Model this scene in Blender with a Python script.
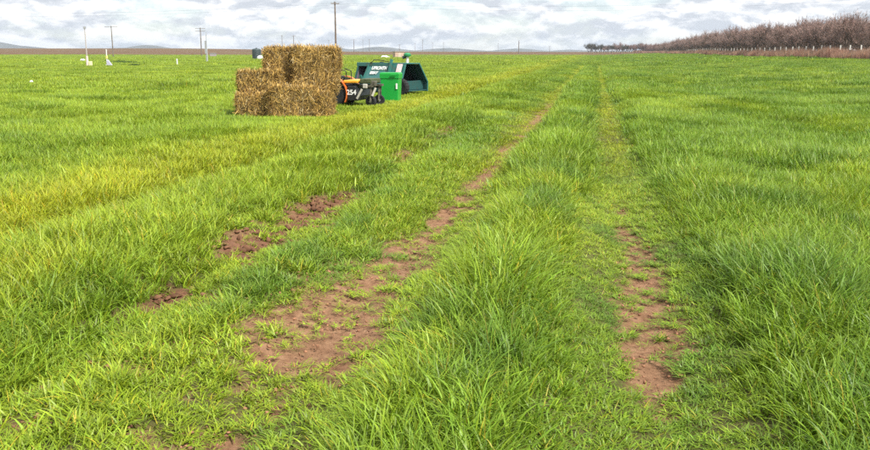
import bpy, bmesh, math, random
import numpy as np
from mathutils import Vector, Matrix, noise as mnoise
R = math.radians
scene = bpy.context.scene
for o in list(bpy.data.objects): bpy.data.objects.remove(o)
col = scene.collection

# ------------------------------------------------------------------ camera
FPX = 850.0                                   # focal length in photo pixels (870 wide)
PITCH = math.atan(173 / FPX)
CAMH = 1.6
cam_data = bpy.data.cameras.new('camera'); cam = bpy.data.objects.new('camera', cam_data); col.objects.link(cam)
cam_data.sensor_width = 36; cam_data.lens = FPX / 870 * 36
cam_data.clip_start = 0.05; cam_data.clip_end = 30000
cam.location = (0, 0, CAMH); cam.rotation_euler = (math.pi / 2 - PITCH, 0, 0)
scene.camera = cam

# ------------------------------------------------------------------ sky, sun, exposure
SUN_EL, SUN_AZ = R(50), R(132)                # azimuth clockwise from +Y (view direction): behind right
world = bpy.data.worlds.new('World'); scene.world = world; world.use_nodes = True
wn, wl = world.node_tree.nodes, world.node_tree.links
wn.clear()
def wnode(t, **k):
    n = wn.new(t)
    for a, b in k.items(): setattr(n, a, b)
    return n
wout = wnode('ShaderNodeOutputWorld'); bg = wnode('ShaderNodeBackground')
sky = wnode('ShaderNodeTexSky', sky_type='NISHITA', sun_disc=False, sun_elevation=SUN_EL, sun_rotation=SUN_AZ, air_density=1.0, dust_density=0.3, ozone_density=3.0)
bg.inputs['Strength'].default_value = 0.10
tc = wnode('ShaderNodeTexCoord')
def cloud_noise(scale, detail, rough, stretch, off):
    m = wnode('ShaderNodeMapping'); m.inputs['Scale'].default_value = (1, 1, stretch); m.inputs['Location'].default_value = off
    n = wnode('ShaderNodeTexNoise'); n.inputs['Scale'].default_value = scale; n.inputs['Detail'].default_value = detail
    n.inputs['Roughness'].default_value = rough; n.inputs['Distortion'].default_value = 0.25
    wl.new(tc.outputs['Generated'], m.inputs['Vector']); wl.new(m.outputs['Vector'], n.inputs['Vector'])
    return n.outputs['Fac']
def wramp(fac, stops):
    r = wnode('ShaderNodeValToRGB'); wl.new(fac, r.inputs['Fac'])
    e = r.color_ramp.elements
    while len(e) < len(stops): e.new(0.5)
    for k, (p, c) in enumerate(stops): e[k].position = p; e[k].color = (*c, 1)
    return r.outputs['Color']
CL = 7.7                                     # cloud radiance multiple (times the 0.10 background strength)
n_here = cloud_noise(17.0, 10, 0.60, 2.4, (0.3, 0.1, 0.02))
n_above = cloud_noise(17.0, 4, 0.5, 2.4, (0.3, 0.1, 0.04))
cov = cloud_noise(5.0, 8, 0.58, 3.2, (2.3, 1.1, 0.4))
def wmath(op, a, b):
    m = wnode('ShaderNodeMath', operation=op)
    for k, q in enumerate((a, b)):
        if isinstance(q, float): m.inputs[k].default_value = q
        else: wl.new(q, m.inputs[k])
    return m.outputs[0]
light = wmath('ADD', wmath('MULTIPLY', wmath('SUBTRACT', n_here, n_above), 1.5), wmath('ADD', wmath('MULTIPLY', n_here, 0.9), 0.06))
ccol = wramp(light, [(0.35, (0.56 * CL, 0.595 * CL, 0.65 * CL)), (0.47, (0.71 * CL, 0.735 * CL, 0.775 * CL)), (0.55, (0.84 * CL, 0.85 * CL, 0.875 * CL)), (0.68, (1.0 * CL, 1.0 * CL, 1.0 * CL))])
cmask = wramp(cov, [(0.38, (0.55,) * 3), (0.47, (1.0,) * 3)])
mix = wnode('ShaderNodeMix', data_type='RGBA')
wl.new(cmask, mix.inputs[0]); wl.new(sky.outputs['Color'], mix.inputs[6]); wl.new(ccol, mix.inputs[7])
wl.new(mix.outputs[2], bg.inputs['Color']); wl.new(bg.outputs['Background'], wout.inputs['Surface'])

sun_d = bpy.data.lights.new('sun', 'SUN'); sun = bpy.data.objects.new('sun', sun_d); col.objects.link(sun)
sun_d.energy = 4.4; sun_d.angle = R(10); sun_d.color = (1.0, 0.95, 0.87)
sd = Vector((math.sin(SUN_AZ) * math.cos(SUN_EL), math.cos(SUN_AZ) * math.cos(SUN_EL), math.sin(SUN_EL)))
sun.rotation_euler = sd.to_track_quat('Z', 'Y').to_euler(); sun.location = sd * 60
scene.view_settings.view_transform = 'Standard'; scene.view_settings.look = 'None'
scene.view_settings.exposure = 0.72; scene.view_settings.gamma = 1.0; scene.view_settings.use_curve_mapping = False
scene.render.engine = 'CYCLES'
scene.cycles.max_bounces = 3; scene.cycles.transparent_max_bounces = 8; scene.cycles.volume_bounces = 0
scene.cycles.diffuse_bounces = 2; scene.cycles.glossy_bounces = 2; scene.cycles.transmission_bounces = 3
scene.cycles.use_adaptive_sampling = False
scene.cycles.use_denoising = False

# ------------------------------------------------------------------ helpers: coordinates
HEAD = math.atan(162 / FPX * math.cos(PITCH))            # heading of the wheel tracks
CA, SA = math.cos(HEAD), math.sin(HEAD)
def uv2xy(u, v): return u * CA + v * SA, -u * SA + v * CA
def xy2uv(x, y): return x * CA - y * SA, x * SA + y * CA
def at(px, dist):                                        # a spot on the land in the direction of photo column px, at depth dist
    return (px - 435) / FPX * dist * math.cos(PITCH), dist

# ------------------------------------------------------------------ helpers: noise on arrays
def _hash(ix, iy, seed):
    h = (ix.astype(np.int64) * 374761393 + iy.astype(np.int64) * 668265263 + seed * 1442695041) & 0xFFFFFFFF
    h = ((h ^ (h >> 13)) * 1274126177) & 0xFFFFFFFF
    h = (h ^ (h >> 16)) & 0xFFFFFF
    return h / float(0xFFFFFF)
def vnoise(x, y, seed=0):
    ix, iy = np.floor(x), np.floor(y); fx, fy = x - ix, y - iy
    fx = fx * fx * fx * (fx * (fx * 6 - 15) + 10); fy = fy * fy * fy * (fy * (fy * 6 - 15) + 10)
    a, b = _hash(ix, iy, seed), _hash(ix + 1, iy, seed); c, d = _hash(ix, iy + 1, seed), _hash(ix + 1, iy + 1, seed)
    return (a * (1 - fx) + b * fx) * (1 - fy) + (c * (1 - fx) + d * fx) * fy
def fbm(x, y, seed=0, octv=4):
    s, a, t = 0, 1.0, 0
    for k in range(octv):
        s = s + a * vnoise(x * 2 ** k + 17.3 * k, y * 2 ** k - 9.1 * k, seed + k); t += a; a *= 0.5
    return s / t
def sst(a, b, x):
    t = np.clip((x - a) / (b - a), 0, 1); return t * t * (3 - 2 * t)

# ------------------------------------------------------------------ the land: height, bare soil, grass height, tint
UL, UR, UF = -1.48, 0.36, -2.76
BARE = [  # u, v, half-width, half-length : worn patches in the two wheel tracks and the furrow at their left
 (-1.60, 4.75, .40, .75), (-1.78, 5.35, .26, .55), (-1.72, 5.9, .30, .45), (-1.45, 4.25, .27, .25), (-1.50, 6.55, .26, .50), (-1.62, 7.1, .10, .3),
 (-1.47, 8.3, .17, .60), (-1.45, 9.5, .12, .5), (-1.46, 11.6, .12, .7), (-1.42, 14.9, .15, .75), (-1.42, 17.2, .09, .7), (-1.40, 20.6, .16, 1.3), (-1.4, 24.5, .10, 1.2), (-1.4, 29, .1, 1.6), (-1.4, 38, .1, 3),
 (-1.5, 7.3, .20, .5), (-1.46, 8.9, .18, .5), (-1.45, 10.5, .15, .6), (-1.45, 12.6, .14, .9), (-1.43, 13.8, .12, .8), (-1.42, 16.0, .08, .6), (-1.4, 18.8, .09, .7), (-1.4, 22.5, .14, 1.3), (-1.4, 26.8, .11, 1.6), (-1.4, 33, .1, 2.5),
 (-1.53, 3.12, .17, .13), (-1.20, 3.10, .15, .09), (-1.9, 3.15, .10, .07),
 (.37, 4.6, .115, .60), (.40, 5.4, .15, .70), (.40, 6.2, .12, .7), (.41, 7.0, .10, .55), (.35, 7.7, .09, .5), (.37, 3.86, .07, .08), (.33, 9.0, .06, .4),
 (-2.70, 5.0, .21, .24), (-2.83, 6.6, .22, .40), (-2.77, 7.6, .22, .40), (-2.77, 8.2, .24, .40), (-2.73, 9.0, .19, .50), (-2.36, 3.78, .12, .10), (-2.15, 4.2, .09, .08), (-1.98, 4.95, .13, .14), (-2.05, 5.75, .12, .12),
 (-2.5, 6.0, .09, .12), (-2.95, 12.6, .09, .6), (-3.12, 17.5, .13, .9), (-3.05, 15.2, .07, .5), (-2.4, 7.6, .07, .15), (-2.55, 9.8, .08, .3), (-2.6, 3.5, .09, .07), (-2.4, 3.1, .1, .06),
]
def bare_mask(u, v):
    m = np.zeros_like(u)
    w = (fbm(u * 5, v * 4, 3, 3) - .5)
    w2 = (fbm(u * 16, v * 13, 5, 3) - .5)
    for bu, bv, ru, rv in BARE:
        d = np.sqrt(((u - bu) / ru) ** 2 + ((v - bv) / rv) ** 2)
        m = np.maximum(m, sst(1.65, .95, d + w * 1.5 + w2 * 1.9))
    return m
def track_amount(u, v):
    l = sst(.52, .22, np.abs(u - UL)); r = sst(.40, .15, np.abs(u - UR)); return np.maximum(l, r)
def tuft_at(u, v):                                       # scattered ranker tufts away from the tracks
    return sst(.62, .76, fbm(u * .7 + 31, v * .9, 17, 3)) * np.maximum(sst(-7.2, -9, u), sst(2.2, 3.5, u)) * sst(8, 14, v)
def grass_h(u, v):
    n1 = fbm(u * 1.1, v * .7, 11, 3); n2 = fbm(u * .28, v * .16, 14, 3)
    tuft = tuft_at(u, v)
    tall = .180 * (.48 + .85 * n1 + .30 * n2) * (1 + .40 * tuft)
    L = np.where(u > UL, sst(.28, .72, u - UL), .26 + .30 * n1 + .25 * sst(.35, .9, UL - u))
    L = np.where((u < UL) & (u > UL - .3), .30, L)
    edge = UF - .12 + .25 * (n1 - .5)
    L = np.where(u < edge, np.maximum(L, sst(0, .45, edge - u) * 1.05), L)
    # bottom-left low weeds
    Rr = np.where(u < UR, sst(.30, .78, UR - u), sst(.24, .70, u - UR))
    h = tall * np.clip(np.minimum(np.maximum(L, .26), np.maximum(Rr, .24)), .2, 1.1)
    h = h * (1 + .45 * np.exp(-((u + .60) / .33) ** 2 - ((v - 5.2) / .8) ** 2))
    h = h * (1 + .50 * np.exp(-((u - 1.4) / .45) ** 2 - ((v - 5.7) / .7) ** 2))
    h = h * (1 + .30 * np.exp(-((u + .50) / .35) ** 2 - ((v - 8.2) / .9) ** 2))
    h = h * (1 + .25 * np.exp(-((u + .42) / .3) ** 2 - ((v - 13.0) / 1.5) ** 2))
    h = h * (1 + .35 * sst(UF - .2, UF - .7, u) * sst(9, 4, v))
    h = h * (1 - .35 * np.exp(-((u + 4.80) / .3) ** 2))
    h = h * (1 - .55 * np.exp(-((u - UF - .22) / .26) ** 2) * sst(24, 10, v))
    h = h * (1 - .35 * np.exp(-((u + 5.9) / 1.2) ** 2) * sst(14, 19, v) * sst(40, 34, v))
    return np.maximum(h, .035)
def land_z(x, y):
    u, v = xy2uv(x, y)
    near = sst(80, 30, np.abs(v))
    z = .10 * (fbm(u * .35, v * .2, 21, 3) - .5) * near
    z = z - .07 * np.exp(-((u - UL) / .38) ** 2) * sst(90, 40, v) - .05 * np.exp(-((u - UR) / .30) ** 2) * sst(90, 40, v)
    z = z + .11 * np.exp(-((u - (UL + UR) / 2 - .05) / .36) ** 2) * near + .07 * np.exp(-((u - 1.45) / .5) ** 2) * near * (.4 + 1.2 * fbm(u * .1, v * .4, 27, 2))
    z = z - .05 * np.exp(-((u - UF) / .16) ** 2) * near + .04 * np.exp(-((u - UF + .3) / .2) ** 2) * near
    z = z - .20 * np.exp(-((u + 4.80) / .35) ** 2) * near + .10 * np.exp(-((u + 3.8) / .6) ** 2) * near
    z = z + .75 * sst(7, 30, u) * sst(900, 500, v)
    z = z + .5 * (fbm(u * .012, v * .012, 25, 3) - .5) * sst(40, 160, np.hypot(u, v))
    amp = 1.9 + 3.0 * sst(-60, -230, x)
    z = z + sst(450, 800, y) * amp - sst(820, 1500, y) * (amp + 2)
    return z
def far_marks(x, y):                                     # turned soil strips and a pale farm lane far out in the field
    w = fbm(x * .05, y * .02, 43, 3) - .5
    st = sst(17, 12, np.abs(y - 168 + 22 * w)) * sst(-3, 6, x) * sst(32, 24, x)
    st = np.maximum(st, sst(9, 5, np.abs(y - 150 + 18 * w - .1 * x)) * sst(-6, -14, x) * sst(-40, -26, x))
    st = np.maximum(st, sst(5, 3, np.abs(y - 88 + 8 * w)) * sst(-50, -46, x) * sst(-36, -39, x)) * sst(.30, .45, fbm(x * .22, y * .10, 44, 3))
    ln = sst(13, 8, np.abs(y - 250 - .55 * (x + 75) + 8 * w)) * sst(-44, -52, x) * sst(-120, -84, x)
    return st, ln
def land_z1(x, y): return float(land_z(np.array([float(x)]), np.array([float(y)]))[0])

# ------------------------------------------------------------------ helpers: materials
def mat(name, base=(.5, .5, .5), rough=.6, spec=.5, metal=0.0, var=0.0, vscale=8.0, bump=0.0, bscale=40.0, rust=None):
    m = bpy.data.materials.new(name); m.use_nodes = True
    n, l = m.node_tree.nodes, m.node_tree.links
    p = n['Principled BSDF']
    p.inputs['Base Color'].default_value = (*base, 1); p.inputs['Roughness'].default_value = rough
    p.inputs['Specular IOR Level'].default_value = spec; p.inputs['Metallic'].default_value = metal
    t = n.new('ShaderNodeTexCoord')
    if var or rust:
        tx = n.new('ShaderNodeTexNoise'); tx.inputs['Scale'].default_value = vscale; tx.inputs['Detail'].default_value = 6; tx.inputs['Roughness'].default_value = .65
        l.new(t.outputs['Object'], tx.inputs['Vector'])
        r = n.new('ShaderNodeValToRGB'); e = r.color_ramp.elements
        e[0].position = .35; e[1].position = .65
        e[0].color = (*[c * (1 - var) for c in base], 1); e[1].color = (*[min(1, c * (1 + var)) for c in base], 1)
        if rust: e[0].color = (*rust, 1); e[0].position = .30; e[1].position = .44
        l.new(tx.outputs['Fac'], r.inputs['Fac']); l.new(r.outputs['Color'], p.inputs['Base Color'])
    if bump:
        tb = n.new('ShaderNodeTexNoise'); tb.inputs['Scale'].default_value = bscale; tb.inputs['Detail'].default_value = 5
        l.new(t.outputs['Object'], tb.inputs['Vector'])
        b = n.new('ShaderNodeBump'); b.inputs['Strength'].default_value = bump; b.inputs['Distance'].default_value = .02
        l.new(tb.outputs['Fac'], b.inputs['Height']); l.new(b.outputs['Normal'], p.inputs['Normal'])
    return m
def attr_mat(name, attr, rough=.7, spec=.3, translucent=0.0, inst=None):
    """colour from a mesh attribute, times an instance tint"""
    m = bpy.data.materials.new(name); m.use_nodes = True
    n, l = m.node_tree.nodes, m.node_tree.links
    p = n['Principled BSDF']; p.inputs['Roughness'].default_value = rough; p.inputs['Specular IOR Level'].default_value = spec
    a = n.new('ShaderNodeAttribute'); a.attribute_name = attr; c = a.outputs['Color']
    if inst:
        i = n.new('ShaderNodeAttribute'); i.attribute_name = inst; i.attribute_type = 'INSTANCER'
        x = n.new('ShaderNodeMix'); x.data_type = 'RGBA'; x.blend_type = 'MULTIPLY'; x.inputs[0].default_value = 1
        l.new(c, x.inputs[6]); l.new(i.outputs['Color'], x.inputs[7]); c = x.outputs[2]
    l.new(c, p.inputs['Base Color'])
    if translucent:
        tr = n.new('ShaderNodeBsdfTranslucent'); mx = n.new('ShaderNodeMixShader'); mx.inputs[0].default_value = translucent
        l.new(c, tr.inputs['Color']); l.new(p.outputs[0], mx.inputs[1]); l.new(tr.outputs[0], mx.inputs[2])
        l.new(mx.outputs[0], n['Material Output'].inputs['Surface'])
    return m

# ------------------------------------------------------------------ helpers: meshes
class MB:
    def __init__(s): s.v, s.f = [], []
    def add(s, vs, fs):
        b = len(s.v); s.v += [tuple(p) for p in vs]; s.f += [tuple(b + i for i in q) for q in fs]; return s
    def box(s, x0, x1, y0, y1, z0, z1, M=None):
        vs = [Vector((x, y, z)) for z in (z0, z1) for y in (y0, y1) for x in (x0, x1)]
        if M: vs = [M @ p for p in vs]
        return s.add(vs, [(0, 2, 3, 1), (4, 5, 7, 6), (0, 1, 5, 4), (2, 6, 7, 3), (0, 4, 6, 2), (1, 3, 7, 5)])
    def bar(s, a, b, w, h=None):
        a, b = Vector(a), Vector(b); h = h or w; d = (b - a).normalized()
        q = d.to_track_quat('X', 'Z').to_matrix().to_4x4(); q.translation = a
        return s.box(0, (b - a).length, -w / 2, w / 2, -h / 2, h / 2, q)
    def tube(s, pts, r, n=6, caps=True):
        pts = [Vector(p) for p in pts]; rs = r if isinstance(r, (list, tuple)) else [r] * len(pts)
        b = len(s.v)
        for i, p in enumerate(pts):
            d = (pts[min(i + 1, len(pts) - 1)] - pts[max(i - 1, 0)]).normalized()
            q = d.to_track_quat('Z', 'Y')
            for k in range(n):
                t = 2 * math.pi * k / n
                s.v.append(tuple(p + q @ Vector((math.cos(t) * rs[i], math.sin(t) * rs[i], 0))))
        for i in range(len(pts) - 1):
            for k in range(n):
                k2 = (k + 1) % n
                s.f.append((b + i * n + k, b + i * n + k2, b + (i + 1) * n + k2, b + (i + 1) * n + k))
        if caps:
            s.f.append(tuple(b + k for k in reversed(range(n)))); s.f.append(tuple(b + (len(pts) - 1) * n + k for k in range(n)))
        return s
    def lathe(s, prof, n=24, M=None):                     # profile of (radius, height) about Z
        b = len(s.v)
        for r, z in prof:
            for k in range(n):
                t = 2 * math.pi * k / n; p = Vector((r * math.cos(t), r * math.sin(t), z))
                s.v.append(tuple(M @ p if M else p))
        for i in range(len(prof) - 1):
            for k in range(n):
                k2 = (k + 1) % n
                s.f.append((b + i * n + k, b + i * n + k2, b + (i + 1) * n + k2, b + (i + 1) * n + k))
        s.f.append(tuple(b + k for k in reversed(range(n)))); s.f.append(tuple(b + (len(prof) - 1) * n + k for k in range(n)))
        return s
    def prism(s, poly, a, b, axis):                       # polygon in the two other axes, between a and b along axis
        n = len(poly); vs = []
        for t in (a, b):
            for p, q in poly:
                vs.append({'x': (t, p, q), 'y': (p, t, q), 'z': (p, q, t)}[axis])
        fs = [tuple(range(n)), tuple(range(2 * n - 1, n - 1, -1))] + [(i, (i + 1) % n, n + (i + 1) % n, n + i) for i in range(n)]
        return s.add(vs, fs)
    def build(s, name, m, parent=None, bevel=0.0, smooth=False):
        me = bpy.data.meshes.new(name); me.from_pydata(s.v, [], s.f)
        bm = bmesh.new(); bm.from_mesh(me); bmesh.ops.recalc_face_normals(bm, faces=bm.faces); bm.to_mesh(me); bm.free()
        me.materials.append(m)
        if smooth: me.polygons.foreach_set('use_smooth', [True] * len(me.polygons))
        o = bpy.data.objects.new(name, me); col.objects.link(o)
        if parent: o.parent = parent
        if bevel:
            b = o.modifiers.new('bevel', 'BEVEL'); b.width = bevel; b.segments = 2; b.limit_method = 'ANGLE'
        return o
def tag(o, label, cat, group=None, kind=None):
    o['label'] = label; o['category'] = cat
    if group: o['group'] = group
    if kind: o['kind'] = kind
    return o
def thing(name, label, cat, loc=(0, 0, 0), rz=0, group=None):
    o = bpy.data.objects.new(name, None); o.empty_display_size = .2; col.objects.link(o)
    o.location = loc; o.rotation_euler = (0, 0, rz)
    return tag(o, label, cat, group)
def text_part(name, body, size, m, parent, M, italic=0.0, bold=0.0, squash=1.0):
    cu = bpy.data.curves.new(name, 'FONT'); cu.body = body; cu.size = size; cu.extrude = .002; cu.shear = italic; cu.offset = bold
    t = bpy.data.objects.new('tmp', cu); col.objects.link(t)
    dg = bpy.context.evaluated_depsgraph_get(); me = bpy.data.meshes.new_from_object(t.evaluated_get(dg))
    bpy.data.objects.remove(t)
    me.name = name; me.materials.clear(); me.materials.append(m)
    o = bpy.data.objects.new(name, me); col.objects.link(o); o.parent = parent; o.matrix_local = M @ Matrix.Diagonal((squash, 1, 1, 1))
    return o
def np_mesh(name, V, F, m=None, colors=None, attr='bc', smooth=False):
    me = bpy.data.meshes.new(name)
    V = np.asarray(V, np.float32); F = np.asarray(F, np.int32)
    me.vertices.add(len(V)); me.vertices.foreach_set('co', V.ravel())
    k = F.shape[1]; me.loops.add(F.size); me.loops.foreach_set('vertex_index', F.ravel())
    me.polygons.add(len(F)); me.polygons.foreach_set('loop_start', np.arange(0, F.size, k, dtype=np.int32))
    me.update(calc_edges=True)
    if smooth: me.polygons.foreach_set('use_smooth', np.ones(len(F), bool))
    if colors is not None:
        a = me.attributes.new(attr, 'FLOAT_COLOR', 'POINT')
        c = np.ones((len(V), 4), np.float32); c[:, :3] = colors; a.data.foreach_set('color', c.ravel())
    if m: me.materials.append(m)
    return me

# ------------------------------------------------------------------ ground sheet
def graded(parts):
    out = [parts[0][0]]
    for a, b, n0 in parts:
        out += list(a + (b - a) * (np.arange(1, n0 + 1) / n0))
    return np.array(out)
def geo(a, b, n): return list(np.geomspace(a, b, n))
us = np.array(sorted(set([-x for x in geo(9, 3650, 95)] + list(np.linspace(-8.8, 5, 230)) + [x for x in geo(5.15, 3650, 90)])))
vs_ = np.array(sorted(set([-50, -20, -8, -3, 0, 1.0, 2.0] + list(np.linspace(2.4, 10, 150)) + geo(10.06, 3200, 250))))
U, V = np.meshgrid(us, vs_)
X, Y = uv2xy(U, V)
Z = land_z(X, Y)
B = bare_mask(U, V)
Z = Z - .025 * B + B * .03 * (fbm(U * 7, V * 7, 31, 4) - .5) * 2
furrow = B * np.exp(-((U - UF) / .3) ** 2)
Z = Z + furrow * .10 * (fbm(U * 8, V * 8, 33, 4) - .35)
nv, nu = U.shape
idx = np.arange(nv * nu).reshape(nv, nu)
F = np.stack([idx[:-1, :-1], idx[:-1, 1:], idx[1:, 1:], idx[1:, :-1]], -1).reshape(-1, 4)
gm = np_mesh('ground', np.stack([X, Y, Z], -1).reshape(-1, 3), F, smooth=True)
def fattr(me, name, arr):
    a = me.attributes.new(name, 'FLOAT', 'POINT'); a.data.foreach_set('value', np.ascontiguousarray(arr, np.float32).ravel())
# brown plough land: the far rise, plus the narrow turned strips across the field
brown = sst(430, 470, Y + 25 * (fbm(X * .02, Y * .02, 41, 3) - .5) * 2)
strip, lane = far_marks(X, Y)
fattr(gm, 'bare', np.maximum(B, np.maximum(strip, 0)))
fattr(gm, 'furrow', furrow)
fattr(gm, 'brown', brown)
fattr(gm, 'lane', lane)
fattr(gm, 'far', sst(90, 300, np.hypot(X, Y)))
gmat = bpy.data.materials.new('field_ground'); gmat.use_nodes = True
n, l = gmat.node_tree.nodes, gmat.node_tree.links
P = n['Principled BSDF']; P.inputs['Roughness'].default_value = .95; P.inputs['Specular IOR Level'].default_value = .15
gt = n.new('ShaderNodeTexCoord')
def gnoise(scale, det=6, rough=.6, sc=(1, 1, 1)):
    mp = n.new('ShaderNodeMapping'); mp.inputs['Scale'].default_value = sc; l.new(gt.outputs['Object'], mp.inputs['Vector'])
    t = n.new('ShaderNodeTexNoise'); t.inputs['Scale'].default_value = scale; t.inputs['Detail'].default_value = det; t.inputs['Roughness'].default_value = rough
    l.new(mp.outputs['Vector'], t.inputs['Vector']); return t.outputs['Fac']
def gramp(fac, stops):
    r = n.new('ShaderNodeValToRGB'); l.new(fac, r.inputs['Fac']); e = r.color_ramp.elements
    while len(e) < len(stops): e.new(.5)
    for k, (p, c) in enumerate(stops): e[k].position = p; e[k].color = (*c, 1)
    return r.outputs['Color']
def gmix(f, a, b):
    x = n.new('ShaderNodeMix'); x.data_type = 'RGBA'
    if isinstance(f, float): x.inputs[0].default_value = f
    else: l.new(f, x.inputs[0])
    l.new(a, x.inputs[6]); l.new(b, x.inputs[7]); return x.outputs[2]
def gattr(k):
    a = n.new('ShaderNodeAttribute'); a.attribute_name = k; return a.outputs['Fac']
soil = gramp(gnoise(9, 12, .8), [(.35, (.11, .054, .029)), (.46, (.235, .128, .071)), (.57, (.32, .182, .104)), (.70, (.44, .28, .17))])
clodc = gramp(gnoise(14, 9, .75), [(.3, (.10, .044, .028)), (.65, (.24, .118, .070))])
under = gramp(gnoise(4, 6, .6), [(.3, (.075, .075, .022)), (.7, (.13, .125, .04))])
fieldg = gramp(gnoise(.05, 9, .7, (1, 2.5, 1)), [(.3, (.12, .18, .028)), (.5, (.17, .22, .035)), (.7, (.25, .24, .05))])
brownc = gramp(gnoise(.05, 10, .75, (.35, 1, 1)), [(.34, (.070, .044, .018)), (.48, (.125, .066, .026)), (.58, (.14, .09, .036)), (.66, (.11, .125, .03))])
lanec = gramp(gnoise(1, 5), [(.3, (.30, .27, .20)), (.7, (.40, .36, .28))])
c = gmix(gattr('far'), under, fieldg)
soil2 = gmix(gattr('furrow'), soil, clodc)
c = gmix(gattr('bare'), c, soil2); c = gmix(gattr('brown'), c, brownc); c = gmix(gattr('lane'), c, lanec)
l.new(c, P.inputs['Base Color'])
bp = n.new('ShaderNodeBump'); bp.inputs['Strength'].default_value = .8; bp.inputs['Distance'].default_value = .035
l.new(gnoise(34, 12, .75), bp.inputs['Height']); l.new(bp.outputs['Normal'], P.inputs['Normal'])
gm.materials.append(gmat)
ground = bpy.data.objects.new('ground', gm); col.objects.link(ground); ground['kind'] = 'structure'; ground['label'] = 'grassy field with worn reddish soil wheel tracks running to the horizon'

# ------------------------------------------------------------------ far hills
hx = np.linspace(-3400, 3400, 300); hy = np.linspace(2700, 3700, 30)
HX, HY = np.meshgrid(hx, hy)
def hill(px, top, w, d):                                 # a summit seen in column px, top photo-pixels above the horizon, w metres wide
    cx = (px - 435) / FPX * d * .98
    return ((.85 * top / FPX * d) + 7.6) * np.exp(-np.abs((HX - cx) / w) ** 1.6 - ((HY - d) / 250) ** 2)
HZ = -6 + 0 * HX
for args in [(-25, 14, 220, 3100), (20, 7, 150, 3100), (150, 8.0, 110, 3000), (135, 5, 240, 3000), (215, 3.5, 200, 3200), (330, 5.5, 140, 3300), (380, 6, 160, 3300), (290, 5, 130, 3300), (450, 4.5, 200, 3300), (520, 4, 160, 3300), (570, 3, 140, 3300), (700, 4, 480, 3300)]:
    HZ = np.maximum(HZ, -6 + hill(*args))
HZ = HZ + 5 * (fbm(HX * .008, HY * .008, 51, 4) - .5) * (HZ > -5)
i2 = np.arange(HX.size).reshape(HX.shape)
HF = np.stack([i2[:-1, :-1], i2[:-1, 1:], i2[1:, 1:], i2[1:, :-1]], -1).reshape(-1, 4)
hm = np_mesh('hills', np.stack([HX, HY, HZ], -1).reshape(-1, 3), HF, mat('hill_grassland', (.10, .10, .085), .9, .1, var=.3, vscale=.01), smooth=True)
hills = bpy.data.objects.new('hills', hm); col.objects.link(hills); hills['kind'] = 'structure'

# ------------------------------------------------------------------ grass prototypes (kept in an unlinked collection, scattered with geometry nodes)
rng = np.random.default_rng(7)
blade_mat = attr_mat('grass_blade', 'bc', rough=.48, spec=.38, translucent=.30, inst='tint')
proto_col = bpy.data.collections.new('grass_prototypes')
def clump(name, nb, radius, hmin, hmax, width, seg, droop, spread, dry=0.06, flat=0.0):
    Vv, Ff, Cc = [], [], []
    for b in range(nb):
        r = radius * math.sqrt(rng.random()); t = rng.random() * 2 * math.pi
        bx, by = r * math.cos(t), r * math.sin(t)
        az = rng.random() * 2 * math.pi if rng.random() < .6 else t + rng.normal(0, .6)
        L = hmin + (hmax - hmin) * rng.random() ** .8
        lean = abs(rng.normal(0, spread)) + .05 + flat; bend = droop * (.4 + 1.2 * rng.random())
        w = width * (.45 + .95 * rng.random() ** 1.4)
        tw = rng.normal(0, .5)
        side = np.array([-math.sin(az + tw), math.cos(az + tw), 0.0])
        p = np.array([bx, by, -.02]); base = len(Vv)
        g = .65 + .7 * rng.random(); isdry = rng.random() < dry; yel = rng.random()
        for k in range(seg + 1):
            s = k / seg
            th = min(lean + bend * s ** 1.5, 2.5)
            wk = w * (.55 + .45 * min(1, s * 4)) * (1 - s ** 2.2) if k < seg else 0
            cg = np.array([1.15, 1.0, .9]) * (1 - s) ** 2 * .25 + np.array([1, 1, 1.]) * (1 - (1 - s) ** 2 * .25)
            if isdry: cg = np.array([2.2, 1.25, 1.6])
            else: cg = cg * np.array([1 + .25 * (yel - .5), 1.0, 1 - .3 * (yel - .5)])
            cg = cg * g
            if k == seg: Vv.append(p.copy()); Cc.append(cg)
            else: Vv += [p - side * wk / 2, p + side * wk / 2]; Cc += [cg, cg]
            p = p + (L / seg) * np.array([math.sin(th) * math.cos(az), math.sin(th) * math.sin(az), math.cos(th)])
        for k in range(seg - 1):
            a = base + 2 * k; Ff += [(a, a + 1, a + 3), (a, a + 3, a + 2)]
        a = base + 2 * (seg - 1); Ff.append((a, a + 1, a + 2))
    me = np_mesh(name, Vv, Ff, blade_mat, np.array(Cc), smooth=True)
    o = bpy.data.objects.new(name, me); proto_col.objects.link(o); return o
NV = {}
def fam(key, count, **k):
    s = len(proto_col.objects)
    for i in range(count): clump('grass_%03d' % (s + i), **k)
    NV[key] = (s, count)
# real sizes: tall grass nominally .25 m, low growth .08 m
fam('tall0', 10, nb=23, radius=.075, hmin=.12, hmax=.34, width=.0108, seg=5, droop=1.45, spread=.28, dry=.05)
fam('low0', 8, nb=26, radius=.06, hmin=.04, hmax=.13, width=.0088, seg=4, droop=1.0, spread=.5, flat=.35, dry=.03)
fam('tall1', 7, nb=115, radius=.30, hmin=.12, hmax=.33, width=.0135, seg=4, droop=1.4, spread=.26, dry=.03)
fam('low1', 5, nb=75, radius=.26, hmin=.04, hmax=.12, width=.012, seg=3, droop=.9, spread=.5, flat=.3, dry=.03)
fam('tall2', 5, nb=130, radius=.60, hmin=.12, hmax=.31, width=.026, seg=3, droop=.9, spread=.3, dry=.02)
fam('tall3', 4, nb=220, radius=2.2, hmin=.12, hmax=.32, width=.075, seg=2, droop=.8, spread=.3, dry=.0)
fam('broad0', 6, nb=11, radius=.03, hmin=.04, hmax=.09, width=.024, seg=4, droop=.9, spread=.3, flat=.75, dry=0)
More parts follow.
